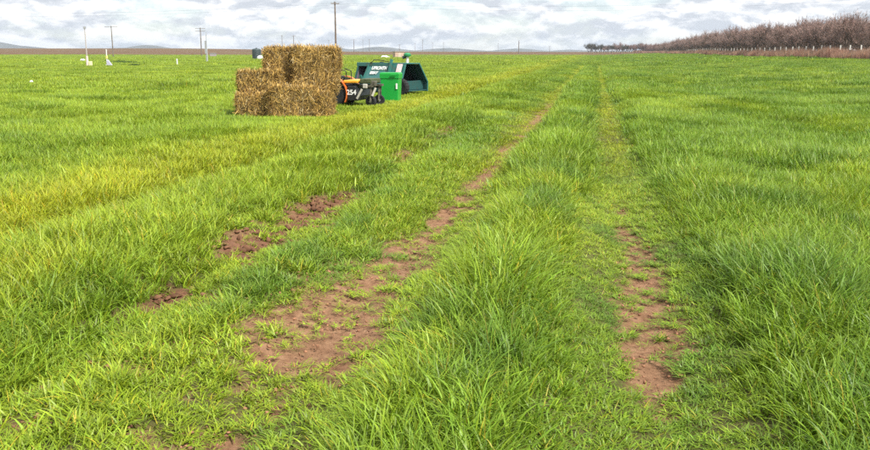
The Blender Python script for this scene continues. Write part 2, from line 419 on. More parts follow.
NOM = {'broad0': .08, 'tall0': .25, 'low0': .08, 'tall1': .25, 'low1': .08, 'tall2': .25, 'tall3': .25}

def scatter(name, pts, rot, scl, idx, tint, label, cat):
    me = bpy.data.meshes.new(name); me.vertices.add(len(pts)); me.vertices.foreach_set('co', np.asarray(pts, np.float32).ravel())
    for nm, typ, key, arr in (('rot', 'FLOAT_VECTOR', 'vector', rot), ('scl', 'FLOAT_VECTOR', 'vector', scl)):
        a = me.attributes.new(nm, typ, 'POINT'); a.data.foreach_set(key, np.ascontiguousarray(arr, np.float32).ravel())
    a = me.attributes.new('idx', 'INT', 'POINT'); a.data.foreach_set('value', np.ascontiguousarray(idx, np.int32))
    a = me.attributes.new('tint', 'FLOAT_COLOR', 'POINT'); c4 = np.ones((len(pts), 4), np.float32); c4[:, :3] = tint; a.data.foreach_set('color', c4.ravel())
    o = bpy.data.objects.new(name, me); col.objects.link(o); tag(o, label, cat, kind='stuff')
    ng = bpy.data.node_groups.new(name + '_scatter', 'GeometryNodeTree')
    ng.interface.new_socket('Geometry', in_out='INPUT', socket_type='NodeSocketGeometry'); ng.interface.new_socket('Geometry', in_out='OUTPUT', socket_type='NodeSocketGeometry')
    N, Lk = ng.nodes, ng.links
    gi, go = N.new('NodeGroupInput'), N.new('NodeGroupOutput'); ip = N.new('GeometryNodeInstanceOnPoints')
    ci = N.new('GeometryNodeCollectionInfo'); ci.inputs['Collection'].default_value = proto_col; ci.inputs['Separate Children'].default_value = True; ci.inputs['Reset Children'].default_value = True
    def na(nm, t):
        q = N.new('GeometryNodeInputNamedAttribute'); q.data_type = t; q.inputs['Name'].default_value = nm; return q.outputs['Attribute']
    e2r = N.new('FunctionNodeEulerToRotation'); Lk.new(na('rot', 'FLOAT_VECTOR'), e2r.inputs[0])
    Lk.new(gi.outputs[0], ip.inputs['Points']); Lk.new(ci.outputs[0], ip.inputs['Instance']); ip.inputs['Pick Instance'].default_value = True
    Lk.new(na('idx', 'INT'), ip.inputs['Instance Index']); Lk.new(e2r.outputs[0], ip.inputs['Rotation']); Lk.new(na('scl', 'FLOAT_VECTOR'), ip.inputs['Scale'])
    Lk.new(ip.outputs[0], go.inputs[0])
    md = o.modifiers.new('scatter', 'NODES'); md.node_group = ng
    return o

# ------------------------------------------------------------------ grass: where it grows, how tall, what tint
def wedge(d0, d1, dens, margin=2.0, k=.60):
    n_ = int((k * (d1 ** 2 - d0 ** 2) + 2 * margin * (d1 - d0)) * dens * 1.15)
    y = np.sqrt(rng.random(n_ * 2) * (d1 ** 2 - d0 ** 2) + d0 ** 2)
    x = (rng.random(n_ * 2) * 2 - 1) * (k * y + margin)
    keep = rng.random(n_ * 2) < (k * y + margin) / (k * y) / ((k * d0 + margin) / (k * d0)) if d0 > 0 else np.ones(n_ * 2, bool)
    x, y = x[keep], y[keep]
    return x[:n_], y[:n_]
GREEN = np.array([.180, .292, .018]); YELLOW = np.array([.41, .41, .014]); LIME = np.array([.272, .368, .020]); DEEP = np.array([.112, .215, .021]); DRY = np.array([.36, .28, .15])
def tint_of(u, v, x, y):
    n1 = fbm(u * .55, v * .25, 61, 4)[:, None]; n2 = fbm(u * 2.2, v * 1.3, 65, 3)[:, None]; r = rng.random((len(u), 1))
    t = GREEN + (LIME - GREEN) * sst(.35, .7, n1) * .8
    t = t + (DEEP - t) * sst(.55, .75, n2) * .75
    # yellowing strip left of the near rows; it thins towards the distance
    ye = np.exp(-((u + 5.65 + .5 * (fbm(u * 0, v * .3, 67, 2) - .5)) / 1.0) ** 2) * (.75 + .25 * sst(.35, .6, fbm(u * .9, v * .35, 68, 3)))
    ye = np.maximum(ye, .55 * sst(UF - .3, UF - .9, u) * sst(UF - 2.2, UF - 1.4, u) * sst(7.5, 5, v) * sst(.3, .7, fbm(u * 1.5, v * 1.0, 69, 3)))
    ye = np.maximum(ye, .75 * sst(-4.9, -6.5, u) * sst(.50, .68, fbm(u * .10, v * .05, 70, 4)) * sst(10, 30, v))
    tk = track_amount(u, v) * sst(7, 16, v) * .42
    ye = np.maximum(ye, tk)
    t = t + (YELLOW - t) * np.clip(ye, 0, 1)[:, None]
    t = t + (LIME - t) * (.45 * sst(-2.9, -3.6, u))[:, None]
    leftfar = (.7 * sst(-5, -9, u) * sst(12, 30, v))[:, None]
    t = t + (LIME * 1.05 - t) * leftfar
    dip_shade = (np.exp(-((u + 4.75) / .24) ** 2) * sst(45, 18, v))[:, None]  # shade in the furrow dip, put into the grass tint
    t = t + (DEEP * .8 - t) * dip_shade
    t = t + (DEEP * .9 - t) * (.45 * tuft_at(u, v))[:, None]  # darker tint also carries the shading of the tufts
    return t * (.80 + .40 * r)


def lay(d0, d1, dens, tall, low, jit, hs=1.0, soft=.12, only_low=False):
    x, y = wedge(d0 * (1 - soft), d1 * (1 + soft), dens)
    d = y * (1 + (rng.random(len(y)) - .5) * 2 * soft)
    k = (d >= d0) & (d < d1) & (y > 2.2); x, y = x[k], y[k]
    u, v = xy2uv(x, y)
    h = grass_h(u, v); b = bare_mask(u, v)
    br = sst(430, 470, y)
    st = np.clip(sum(far_marks(x, y)), 0, 1)
    tk = track_amount(u, v)
    pk = (1 - b) * (1 - br) * (1 - st)
    orch = (u > 29.3)
    h = h * (1 - .6 * sst(-5.9, -5.2, x) * sst(-1.8, -2.4, x) * sst(19.6, 20.6, y) * sst(25, 24, y)) * (1 - .45 * sst(-3.0, -2.6, x) * sst(.4, -.2, x) * sst(24, 25, y) * sst(36, 34, y))
    # nothing grows through the bales
    pile = (x > -4.9) & (x < -2.55) & (y > 21.6) & (y < 23.2)
    low_d = (b > .5) & (rng.random(len(x)) < .08 + .50 * sst(.52, .68, fbm(u * 7, v * 5, 96, 3)))
    k = ((rng.random(len(x)) < pk) | low_d) & ~orch & ~pile
    if only_low: k &= (h < .115)
    x, y, u, v, h, b = [q[k] for q in (x, y, u, v, h, b)]
    h = h * (1 - .65 * np.clip(b, 0, 1)) * (.8 + .4 * rng.random(len(h))) * hs
    islow = (h < .12) if low else np.zeros(len(x), bool)
    a0, c0 = NV[tall]; ix = a0 + rng.integers(0, c0, len(x)); nom = np.full(len(x), NOM[tall])
    if low:
        a1, c1 = NV[low]; ix = np.where(islow, a1 + rng.integers(0, c1, len(x)), ix); nom = np.where(islow, NOM[low], nom)
        if low == 'low0':
            bl = islow & (rng.random(len(x)) < .10); ab, cb_ = NV['broad0']; ix = np.where(bl, ab + rng.integers(0, cb_, len(x)), ix)
    sz = h / nom
    sxy = np.clip(.45 + .55 * sz, .6, 1.4) * (.9 + .2 * rng.random(len(x)))
    # wind: patches lean the same way; spin first, then tilt
    lx = (fbm(x * .5, y * .5, 81, 3) - .5) * jit + .05; ly = (fbm(x * .5, y * .5, 85, 3) - .5) * jit - .02
    az = rng.random(len(x)) * 2 * math.pi
    cz, sz_, cx, sx, cy, sy = np.cos(az), np.sin(az), np.cos(-ly), np.sin(-ly), np.cos(lx), np.sin(lx)
    r00 = cy * cz + sy * sx * sz_; r10 = cx * sz_
    r20 = -sy * cz + cy * sx * sz_; r21 = sy * sz_ + cy * sx * cz; r22 = cy * cx
    R_ = np.stack([np.arctan2(r21, r22), np.arcsin(np.clip(-r20, -1, 1)), np.arctan2(r10, r00)], -1)
    P_ = np.stack([x, y, land_z(x, y)], -1); S_ = np.stack([sxy, sxy, sz], -1)
    return P_, R_, S_, ix, tint_of(u, v, x, y)
def merge(parts): return [np.concatenate(q) for q in zip(*parts)]
G = merge([lay(2.3, 13, 185, 'tall0', 'low0', .38, only_low=True), lay(2.3, 10, 200, 'tall0', 'low0', .38), lay(10, 32, 31, 'tall1', 'low1', .5), lay(32, 105, 7.5, 'tall2', None, .4), lay(105, 440, .45, 'tall3', None, .3)])
scatter('meadow_grass', *G, 'lush green field grass in rows beside the bare wheel tracks', 'grass')
print('grass clumps', len(G[0]))

# dry tan grass along the foot of the orchard fence
n_ = 6500
v_ = 60 + 640 * rng.random(n_) ** 1.5; u_ = 28.0 + 2.6 * rng.random(n_) + .6 * (fbm(v_ * .2, v_ * 0, 91, 2) - .5)
x_, y_ = uv2xy(u_, v_)
hd = (.75 + .9 * fbm(u_ * .5, v_ * .3, 92, 3)) * (.7 + .5 * rng.random(n_))
dt = np.array([.40, .275, .18]) * (.4 + .9 * rng.random((n_, 1))) + np.array([.05, -.02, .0]) * rng.random((n_, 1))
scatter('dry_grass', np.stack([x_, y_, land_z(x_, y_)], -1), np.stack([rng.normal(0, .1, n_), rng.normal(0, .1, n_), rng.random(n_) * 6.28], -1),
        np.stack([np.full(n_, 1.1), np.full(n_, 1.1), hd / .25], -1), NV['tall2'][0] + rng.integers(0, 5, n_), dt, 'tall dry tan grass along the foot of the orchard fence', 'dry grass')

# soil clods in the furrow and on the worn patches
CV, CF, CC = [], [], []
ico = bmesh.new(); bmesh.ops.create_icosphere(ico, subdivisions=1, radius=1); iv = np.array([q.co[:] for q in ico.verts]); if_ = np.array([[q.index for q in f.verts] for f in ico.faces]); ico.free()
uu = rng.uniform(-3.3, .8, 60000); vv = 2.8 + 18 * rng.random(60000) ** 1.5
bb = bare_mask(uu, vv); fu = np.exp(-((uu - UF) / .35) ** 2)
kk = rng.random(60000) < bb * (.40 + .10 * fu)
uu, vv, fu = uu[kk][:13000], vv[kk][:13000], fu[kk][:13000]
cx_, cy_ = uv2xy(uu, vv); cz_ = land_z(cx_, cy_)
for k in range(len(uu)):
    s_ = (.0025 + .009 * rng.random() ** 3) + fu[k] * (.001 + .032 * rng.random() ** 6)
    q = iv * (1 + rng.normal(0, .38, iv.shape)) * s_ * (.6 + .8 * rng.random(3)) * np.array([1, 1, .7]) + np.array([cx_[k], cy_[k], cz_[k] + s_ * .15 + .002])
    CV.append(q); CF.append(if_ + 12 * k); CC.append(np.tile(np.array([.27, .138, .08]) * (.55 + .75 * rng.random()) * (1 - .5 * fu[k]), (12, 1)))
cm = np_mesh('soil_clods', np.concatenate(CV), np.concatenate(CF), attr_mat('clod_soil', 'bc', .95, .1), np.concatenate(CC))
tag(bpy.data.objects.new('soil_clods', cm), 'crumbled reddish brown soil clods along the furrow and worn track', 'soil', kind='stuff'); col.objects.link(bpy.data.objects['soil_clods'])

# ------------------------------------------------------------------ bare orchard trees
bark = mat('orchard_bark', (.13, .095, .075), .9, .2, var=.3, vscale=6)
twig_mat = attr_mat('orchard_twigs', 'bc', .85, .15)
def orchard_tree(seed, H=5.0, dark=False):
    rd = random.Random(seed)
    tr = MB(); tw_v, tw_f, tw_c = [], [], []
    fork = .75 + rd.random() * .25
    tr.tube([(0, 0, -.15), (.02, 0, .3), (rd.uniform(-.05, .05), rd.uniform(-.05, .05), fork)], [.14, .11, .10], 6)
    def twig(p, d, L, w):
        d = d.normalized(); s = d.cross(Vector((rd.uniform(-1, 1), rd.uniform(-1, 1), rd.uniform(-1, 1)))).normalized() * w
        q = p + d * L; mid = p + d * L * .5 + Vector((rd.uniform(-.1, .1), rd.uniform(-.1, .1), rd.uniform(-.02, .1))) * L
        b = len(tw_v); tw_v.extend([p - s, p + s, mid - s * .7, mid + s * .7, q])
        tw_f.extend([(b, b + 1, b + 3), (b, b + 3, b + 2), (b + 2, b + 3, b + 4)])
        k = rd.uniform(.6, 1.35); c = (.20 * k, .15 * k, .13 * k) if rd.random() < .45 else (.345 * k, .225 * k, .192 * k)
        if dark: c = (.085 * k, .075 * k, .05 * k)
        tw_c.extend([c] * 5)
        return mid, q
    def branch(p, d, L, r, lev):
        pts = [p]; dd = d.copy()
        for k in range(3):
            dd = (dd + Vector((rd.uniform(-.28, .28), rd.uniform(-.28, .28), rd.uniform(-.05, .26)))).normalized()
            pts.append(pts[-1] + dd * L / 3)
        tr.tube(pts, [r, r * .8, r * .62, r * .45], 4 if lev else 5, caps=False)
        if lev < 2:
            for k in range(4 if lev == 0 else 5):
                t = rd.uniform(.35, 1.0); i = min(int(t * 3), 2); q = pts[i].lerp(pts[i + 1], t * 3 - i)
                nd = (dd + Vector((rd.uniform(-1, 1), rd.uniform(-1, 1), rd.uniform(-.35, .7))) * .85).normalized()
                branch(q, nd, L * rd.uniform(.5, .75), r * .5, lev + 1)
        nt = 9 if lev == 2 else 5
        for k in range(nt):
            t = rd.uniform(.25, 1.0); i = min(int(t * 3), 2); q = pts[i].lerp(pts[i + 1], t * 3 - i)
            nd = dd + Vector((rd.uniform(-1, 1), rd.uniform(-1, 1), rd.uniform(-.5, .9)))
            m_, e_ = twig(q, nd, rd.uniform(.35, .85), .014)
            for j in range(3):
                twig(m_.lerp(e_, rd.random()), nd + Vector((rd.uniform(-1, 1), rd.uniform(-1, 1), rd.uniform(-.6, 1))), rd.uniform(.12, .4), .011)
        if lev == 2 and rd.random() < .30: twig(pts[-1], dd * .6 + Vector((0, 0, 1.4)), rd.uniform(.8, 1.9), .011)
    nl = 5
    for k in range(nl):
        a = 2 * math.pi * (k + rd.uniform(-.25, .25)) / nl; e = rd.uniform(.55, 1.25)
        branch(Vector((0, 0, fork - .05 - .04 * k)), Vector((math.cos(a) * math.cos(e), math.sin(a) * math.cos(e), math.sin(e))), rd.uniform(1.5, 2.1), .065, 0)
    zmax = max(q.z for q in tw_v); s = H / zmax
    tr.v = [tuple(Vector(q) * s) for q in tr.v]
    tme = bpy.data.meshes.new('trunk'); tme.from_pydata(tr.v, [], tr.f); tme.materials.append(bark)
    cme = np_mesh('crown', np.array([(q * s)[:] for q in tw_v]), np.array(tw_f), twig_mat, np.array(tw_c))
    return tme, cme
TREES = [orchard_tree(100 + k) for k in range(6)]
FAR = [orchard_tree(200 + k, dark=True) for k in range(3)]
def put_tree(name, pair, x, y, s, rz, label, group, sz=1.0):
    t = thing(name, label, 'tree', (x, y, land_z1(x, y)), rz, group); t.scale = (s, s, s * sz)
    for nm, me in zip(('trunk', 'crown'), pair):
        o = bpy.data.objects.new(nm, me); col.objects.link(o); o.parent = t
rd = random.Random(5)
def in_view(x, y, lim=905): return 435 + FPX * x / (y * math.cos(PITCH)) < lim
def tree_scale(y): return float(np.interp(y, [85, 115, 150, 190, 280, 390, 540, 640], [1.22, 1.26, 1.42, 1.48, 1.42, 1.28, 1.15, 1.25]))
for row, (u0, nm) in enumerate(((32.6, 'front'), (38.0, 'second'), (43.4, 'third'))):
    v0 = 84 + row * 1.3
    while v0 < (660 if row == 0 else 420):
        x, y = uv2xy(u0 + rd.uniform(-.3, .3), v0 + rd.uniform(-.4, .4))
        if in_view(x, y):
            put_tree('orchard_tree', TREES[rd.randrange(6)], x, y, tree_scale(y) * rd.uniform(.78, 1.12), rd.uniform(0, 6.28),
                     'bare reddish brown orchard tree in the distant run past the end of the fence' if v0 > 300 else {'front': 'bare reddish brown orchard tree in the front row just behind the white-topped fence', 'second': 'bare reddish brown orchard tree in the second row from the fence', 'third': 'bare reddish brown orchard tree in the third row from the fence'}[nm],
                     'distant orchard trees past the fence end' if v0 > 300 else nm + ' row of orchard trees along the fence', sz=rd.uniform(.92, 1.08))
        v0 += 4.4
# the rest of the orchard, seen only as one mass of twigs between the front rows
deep = bpy.data.collections.new('orchard_prototypes')
for k, (a, b) in enumerate(TREES):
    j = bpy.data.meshes.new('deep_%d' % k); bm = bmesh.new(); bm.from_mesh(b); bm.to_mesh(j); bm.free(); j.materials.append(twig_mat)
    deep.objects.link(bpy.data.objects.new('deep_%d' % k, j))
dp, dr, ds = [], [], []
for row in range(7):
    v0 = 95
    while v0 < 700:
        x, y = uv2xy(48.8 + row * 5.4 + rd.uniform(-.4, .4), v0 + rd.uniform(-.5, .5)); v0 += 4.4
        if in_view(x, y, 940): dp.append((x, y, land_z1(x, y))); dr.append((0, 0, rd.uniform(0, 6.28))); s = tree_scale(y) * rd.uniform(.72, 1.08); ds.append((s, s, s))
def scatter_trees():
    global proto_col
    keep = proto_col; proto_col = deep
    o = scatter('orchard_rows', dp, dr, ds, np.arange(len(dp)) % 6, np.ones((len(dp), 3)), 'deeper rows of the bare reddish orchard merging into one mass of twigs', 'orchard')
    proto_col = keep
scatter_trees()
# darker trees at the far end of the orchard
for k in range(26):
    px = 588 + k * 2.3 + rd.uniform(-.8, .8); d = 620 - k * 2.5 + rd.uniform(-25, 25)
    x, y = at(px, d); big = k < 3 or k in (5, 13)
    put_tree('far_tree', FAR[k % 3] if k < 6 or rd.random() < .4 else TREES[k % 6], x, y, (1.65 if big else 1.4) * rd.uniform(.9, 1.15), rd.uniform(0, 6.28),
             'dark leftmost tree at the far end of the orchard on the horizon' if k == 0 else 'small bare tree on the horizon at the far end of the orchard', 'small trees at the far end of the orchard' if k else None)

# ------------------------------------------------------------------ orchard fence
fence = thing('wire_fence', 'long wire fence with white-topped posts in front of the orchard', 'fence')
pm = MB().box(-.055, .055, -.055, .055, -.2, 1.15); cmb = MB().box(-.068, .068, -.068, .068, 1.15, 1.74)
post0 = pm.build('post', mat('fence_post_wood', (.10, .07, .05), .9, .2, var=.3), fence)
cap0 = cmb.build('white_top', mat('white_post_paint', (.62, .60, .55), .6, .4, var=.08), post0)
k = 0; v0 = 83.6; spots = []
while v0 < 300:
    x, y = uv2xy(29.4, v0)
    if k == 0: o, cpo = post0, cap0
    else:
        o = post0.copy(); col.objects.link(o); o.parent = fence; cpo = cap0.copy(); col.objects.link(cpo); cpo.parent = o
    o.location = (x, y, land_z1(x, y)); o.rotation_euler = (rd.uniform(-.03, .03), rd.uniform(-.03, .03), -HEAD); o.scale = (1, 1, rd.uniform(.95, 1.04))
    spots.append(Vector((x, y, land_z1(x, y)))); k += 1; v0 += 4.4 + rd.uniform(-.15, .15)
wire_m = mat('fence_wire', (.16, .14, .13), .5, .5, metal=.4)
for h in (.35, .75, 1.1, 1.45):
    MB().tube([p + Vector((0, 0, h)) for p in spots], .009, 3, caps=False).build('wire', wire_m, fence)

# ------------------------------------------------------------------ straw bales
straw_core = mat('straw_core', (.20, .13, .05), .9, .15, var=.5, vscale=14, bump=.8, bscale=60)
straw_mat = attr_mat('straw_stalks', 'bc', .6, .35, translucent=.12)
twine_m = mat('twine', (.50, .30, .12), .8, .2)
def straw_bale(x0, x1, y0, y1, z0, z1, label, rz=0.0, seed=0, tilt=0.0):
    rg = np.random.default_rng(900 + seed)
    cx, cy = (x0 + x1) / 2, (y0 + y1) / 2; L, W, H = x1 - x0, y1 - y0, z1 - z0
    t = thing('straw_bale', label, 'straw bale', (cx, cy, z0), rz, 'straw bales stacked in the field'); t.rotation_euler = (0, tilt, rz)
    bm = bmesh.new(); bmesh.ops.create_cube(bm, size=1); bmesh.ops.subdivide_edges(bm, edges=bm.edges, cuts=9, use_grid_fill=True)
    for q in bm.verts:
        p = Vector((q.co.x * L, q.co.y * W, (q.co.z + .5) * H))
        r3 = Vector((q.co.x * 2, q.co.y * 2, q.co.z * 2)); e = sorted([abs(r3.x), abs(r3.y), abs(r3.z)])
        shr = .12 * max(0, e[1] - .75) * 4 * .5 + .03 * max(0, e[0] - .75) * 4 * .4
        nz = mnoise.noise(p * 3 + Vector((seed * 7, 0, 0))) * .09 + mnoise.noise(p * 9) * .04
        out = Vector((r3.x ** 5, r3.y ** 5, r3.z ** 5)).normalized() if r3.length else Vector((0, 0, 1))
        q.co = p + out * (nz - shr - .03)
    me = bpy.data.meshes.new('straw_body'); bm.to_mesh(me); bm.free(); me.materials.append(straw_core)
    b = bpy.data.objects.new('straw_body', me); col.objects.link(b); b.parent = t
    V_, F_, C_ = [], [], []
    faces = [((0, -1, 0), L, H), ((1, 0, 0), W, H), ((-1, 0, 0), W, H), ((0, 0, 1), L, W), ((0, 1, 0), L, H)]
    for nrm, A, Bb in faces:
        nn = int(3000 * A * Bb * (.4 if nrm[1] > 0 else 1))
        nrm = np.array(nrm, float)
        ax = np.array([1., 0, 0]) if abs(nrm[0]) < .5 else np.array([0, 1., 0]); ay = np.cross(nrm, ax)
        cen = np.array([0, 0, H / 2]) + nrm * np.array([L, W, H]) / 2
        for i in range(nn):
            a, c_ = (rg.random() - .5) * A, (rg.random() - .5) * Bb
            th = rg.normal(math.pi / 2, .55) if rg.random() < .75 else rg.random() * 3.14
            if nrm[2] > 0: th = rg.random() * 3.14
            ln = .07 + .22 * rg.random(); d = ax * math.cos(th) + ay * math.sin(th) + nrm * rg.normal(0, .22)
            s_ = (ax * -math.sin(th) + ay * math.cos(th)) * (.0024 + .0032 * rg.random())
            off = rg.random() ** 2 * .06 + .075 * mnoise.noise(Vector(cen + ax * a + ay * c_) * 3 + Vector((seed * 7, 0, 0)))
            if rg.random() < .08: d = d + nrm * .9; ln *= .8
            rnd = max(0, abs(a) / A - .38) * max(0, abs(c_) / Bb - .30) * 7 + (max(0, abs(a) / A - .44) + max(0, abs(c_) / Bb - .43)) * .8
            p = cen + ax * a + ay * c_ + nrm * (off - .028 - rnd); e1 = p + d * ln * .5 + nrm * .006; e0 = p - d * ln * .5
            bi = len(V_); V_ += [e0 - s_, e0 + s_, p - s_ + nrm * .008, p + s_ + nrm * .008, e1 - s_, e1 + s_]
            F_ += [(bi, bi + 1, bi + 3, bi + 2), (bi + 2, bi + 3, bi + 5, bi + 4)]
            k_ = .32 + 1.05 * rg.random() ** 1.4; cc = np.array([.66, .43, .12]) * k_
            if rg.random() < .15: cc = np.array([.72, .56, .28]) * k_
            if rg.random() < .25: cc = np.array([.20, .115, .04]) * k_
            C_ += [cc] * 6
    lm = np_mesh('loose_straw', np.array(V_), np.array(F_), straw_mat, np.array(C_))
    o = bpy.data.objects.new('loose_straw', lm); col.objects.link(o); o.parent = t; o['kind'] = 'stuff'
    for fr in (-.3, .3):
        if L >= W: lp_ = [(L * fr, -W / 2, 0), (L * fr, -W / 2, H), (L * fr, W / 2, H), (L * fr, W / 2, 0), (L * fr, -W / 2, 0)]
        else: lp_ = [(-L / 2, W * fr, 0), (-L / 2, W * fr, H), (L / 2, W * fr, H), (L / 2, W * fr, 0), (-L / 2, W * fr, 0)]
        MB().tube([Vector((q[0] * 1.01, q[1] * 1.01, q[2] if q[2] == 0 else q[2] + .005)) for q in lp_], .006, 4, caps=False).build('twine', twine_m, t)
    return t
zb = land_z1(-3.7, 22) + .0
straw_bale(-5.02, -4.16, 21.50, 22.45, zb, zb + .56, 'straw bale at the bottom left of the stack on the grass', .03, 1)
straw_bale(-4.99, -3.90, 21.80, 22.25, zb + .57, zb + 1.12, 'straw bale lying on the bottom left bale, second layer', -.02, 2, -.025)
straw_bale(-4.14, -3.0, 21.26, 21.76, zb, zb + .74, 'long straw bale at the front middle, bottom of the stack', .02, 3)
straw_bale(-2.98, -2.64, 21.36, 22.40, zb, zb + .60, 'narrow pale straw bale standing end on at the right foot of the stack', -.05, 4)
straw_bale(-4.40, -3.64, 22.30, 23.05, zb + .56, zb + 1.69, 'upright straw bale at the top left, behind the second layer bale', .04, 5, -.03)
straw_bale(-3.62, -2.54, 22.0, 22.85, zb + .62, zb + 1.71, 'big topmost straw bale at the right, the tallest of the stack', -.03, 6, .025)
straw_bale(-4.14, -3.0, 21.80, 23.05, zb, zb + .54, 'straw bale at the back carrying the two top bales', 0, 7)

# ------------------------------------------------------------------ shared paints
black_rubber = mat('tyre_rubber', (.022, .022, .023), .85, .3, bump=.3, bscale=80)
black_paint = mat('black_paint', (.018, .018, .02), .45, .5, var=.4, vscale=10)
orange_p = mat('orange_paint', (.62, .15, .03), .4, .5, var=.12, vscale=9)
amber_p = mat('amber_paint', (.80, .36, .03), .4, .5, var=.15, vscale=9)
steel = mat('bare_steel', (.42, .42, .42), .45, .5, metal=.7, var=.2, vscale=12)
pale_metal = mat('pale_galvanised', (.46, .44, .38), .55, .4, var=.15, vscale=15)
dull_metal = mat('dull_brown_metal', (.09, .085, .06), .6, .4, var=.6, vscale=14)
olive = mat('olive_paint', (.06, .075, .03), .6, .4, var=.5, vscale=18)
teal = mat('weathered_green_paint', (.020, .105, .092), .5, .4, var=.28, vscale=3.5, bump=.1, rust=(.085, .10, .075))
teal_l = mat('faded_green_paint', (.045, .145, .138), .55, .4, var=.2, vscale=4, rust=(.085, .10, .075))
teal_d = mat('dark_green_paint', (.012, .05, .048), .6, .35, var=.4, vscale=4, rust=(.04, .045, .035))
white_p = mat('white_paint', (.80, .80, .78), .5, .4, var=.06)
def wheel(parent, loc, r, w, axis_rot, hub, tread=True):
    M = Matrix.Translation(loc) @ Matrix.Rotation(axis_rot, 4, 'Z') @ Matrix.Rotation(math.pi / 2, 4, 'X')
    t = MB().lathe([(r * .58, -w * .42), (r * .80, -w * .5), (r * .95, -w * .42), (r, -w * .25), (r, w * .25), (r * .95, w * .42), (r * .80, w * .5), (r * .58, w * .42)], 28, M)
    if tread:
        for k in range(18):
            a = 2 * math.pi * k / 18
            t.box(-.018, .018, r * .985, r * 1.03, -w * .4, w * .4, M @ Matrix.Rotation(a, 4, 'Z'))
    wh = t.build('wheel', black_rubber, parent)
    h = MB().lathe([(r * .10, -w * .46), (r * .30, -w * .40), (r * .56, -w * .34), (r * .60, -w * .44), (r * .60, w * .44), (r * .56, w * .34), (r * .30, w * .40), (r * .10, w * .46)], 24, M)
    h.build('rim', hub, wh)
    return wh

# ------------------------------------------------------------------ riding mower half hidden by the bales (front to the right)
mx_, my_ = -2.47, 26.0
mow = thing('riding_mower', 'orange and black riding mower half hidden behind the straw bales', 'mower', (mx_, my_, land_z1(mx_, my_)), R(-14))
for sy in (-1, 1):
    wheel(mow, (-.46, .50 * sy, .42), .42, .24, 0, steel)
    arc = [(-.46 + .49 * math.cos(a), .40 + .50 * math.sin(a)) for a in np.linspace(R(-30), R(150), 14)]
    inner = [(-.46 + .465 * math.cos(a), .40 + .475 * math.sin(a)) for a in np.linspace(R(150), R(-30), 14)]
    f = MB()
    for i in range(13):
        (ax_, az_), (bx_, bz_) = arc[i], arc[i + 1]; (cx2, cz2), (dx2, dz2) = inner[13 - i], inner[12 - i]
        ya, yb = sorted((.50 * sy, .66 * sy))
        f.prism([(ax_, az_), (bx_, bz_), (dx2, dz2), (cx2, cz2)], ya, yb, 'y')
    f.build('fender', orange_p, mow)
MB().box(-1.15, .12, -.30, .30, .30, .66).build('engine_body', black_paint, mow, bevel=.03)
MB().prism([(.02, .20), (.36, .20), (.38, .34), (.28, .64), (.04, .64)], -.62, .62, 'y').build('mower_deck', black_paint, mow, bevel=.02)
MB().box(-.10, .34, -.60, .60, .71, .80).build('foot_deck', amber_p, mow, bevel=.025)
st_ = MB().prism([(-.85, .80), (-.35, .80), (-.33, .90), (-.78, .93), (-.86, 1.28), (-.96, 1.28)], -.27, .27, 'y').build('seat', black_rubber, mow, bevel=.03)
for sy in (-1, 1):
    MB().tube([(-.12, .2 * sy, .80), (-.14, .24 * sy, 1.05), (-.36, .26 * sy, 1.12)], .016, 6).build('steering_lever', black_paint, mow)
    fk = MB(); fk.bar((.30, .38 * sy, .62), (.72, .40 * sy, .58), .07, .09); fk.build('front_arm', olive, mow)
    cf = MB(); cf.bar((.72, .40 * sy - .07, .62), (.70, .40 * sy - .09, .18), .025, .06); cf.bar((.72, .40 * sy + .07, .62), (.70, .40 * sy + .09, .18), .025, .06); cf.box(.64, .80, .40 * sy - .12, .40 * sy + .12, .60, .66)
    cf.build('caster_fork', dull_metal, mow)
    wheel(mow, (.69, .40 * sy, .17), .17, .13, R(12 * sy), steel, tread=False)
MB().box(.38, .74, -.52, .40, .70, .84).build('footrest', olive, mow, bevel=.03)
MB().box(.48, .62, -.55, -.40, .56, .69).build('headlamp_housing', pale_metal, mow, bevel=.02)
MB().box(.70, .86, -.50, -.30, .62, .78).build('headlamp_housing', dull_metal, mow, bevel=.02)
MB().bar((.34, -.66, .26), (.50, -.66, .54), .03, .06).build('lift_link', pale_metal, mow)
MB().bar((.76, -.50, .34), (.86, -.46, .58), .03, .06).build('lift_link', pale_metal, mow)
text_part('lettering', '254', .20, white_p, mow, Matrix.Translation((.01, -.624, .38)) @ Matrix.Rotation(math.pi / 2, 4, 'X'), bold=.006)

# ------------------------------------------------------------------ dark green field implement (open hood at its right end)
ix_, iy_ = -3.17, 33.4
imp = thing('field_implement', 'dark green box-shaped field implement with white lettering and an open black end', 'farm implement', (ix_, iy_, land_z1(ix_, iy_)), R(-33))
Ln, Wd = 2.25, 1.80
def slab(poly_yz, x0, x1, name, m, parent=imp, bv=.01): return MB().prism(poly_yz, x0, x1, 'x').build(name, m, parent, bevel=bv)
slab([(.0, .38), (.05, .36), (.40, 1.13), (.35, 1.15)], .46, 1.56, 'front_panel', teal_l)
slab([(.34, 1.13), (1.26, 1.13), (1.26, 1.17), (.34, 1.17)], -.03, 1.52, 'top_panel', teal)
slab([(.30, 1.06), (.36, 1.06), (.36, 1.20), (.30, 1.20)], -.05, 1.50, 'top_rail', teal_l)
slab([(1.25, 1.14), (1.29, 1.14), (1.82, .47), (1.82, .10), (1.78, .10), (1.78, .46)], 0, Ln, 'rear_panel', teal_d)
slab([(.02, .12), (1.78, .12), (1.78, .16), (.02, .16)], 0, Ln - .02, 'floor', teal_d)
slab([(.03, .16), (1.78, .16), (1.78, .46), (1.26, 1.12), (.36, 1.12), (.0, .4)], -.02, .02, 'end_plate', mat('faded_purple_plate', (.12, .10, .13), .6, .3, var=.3))
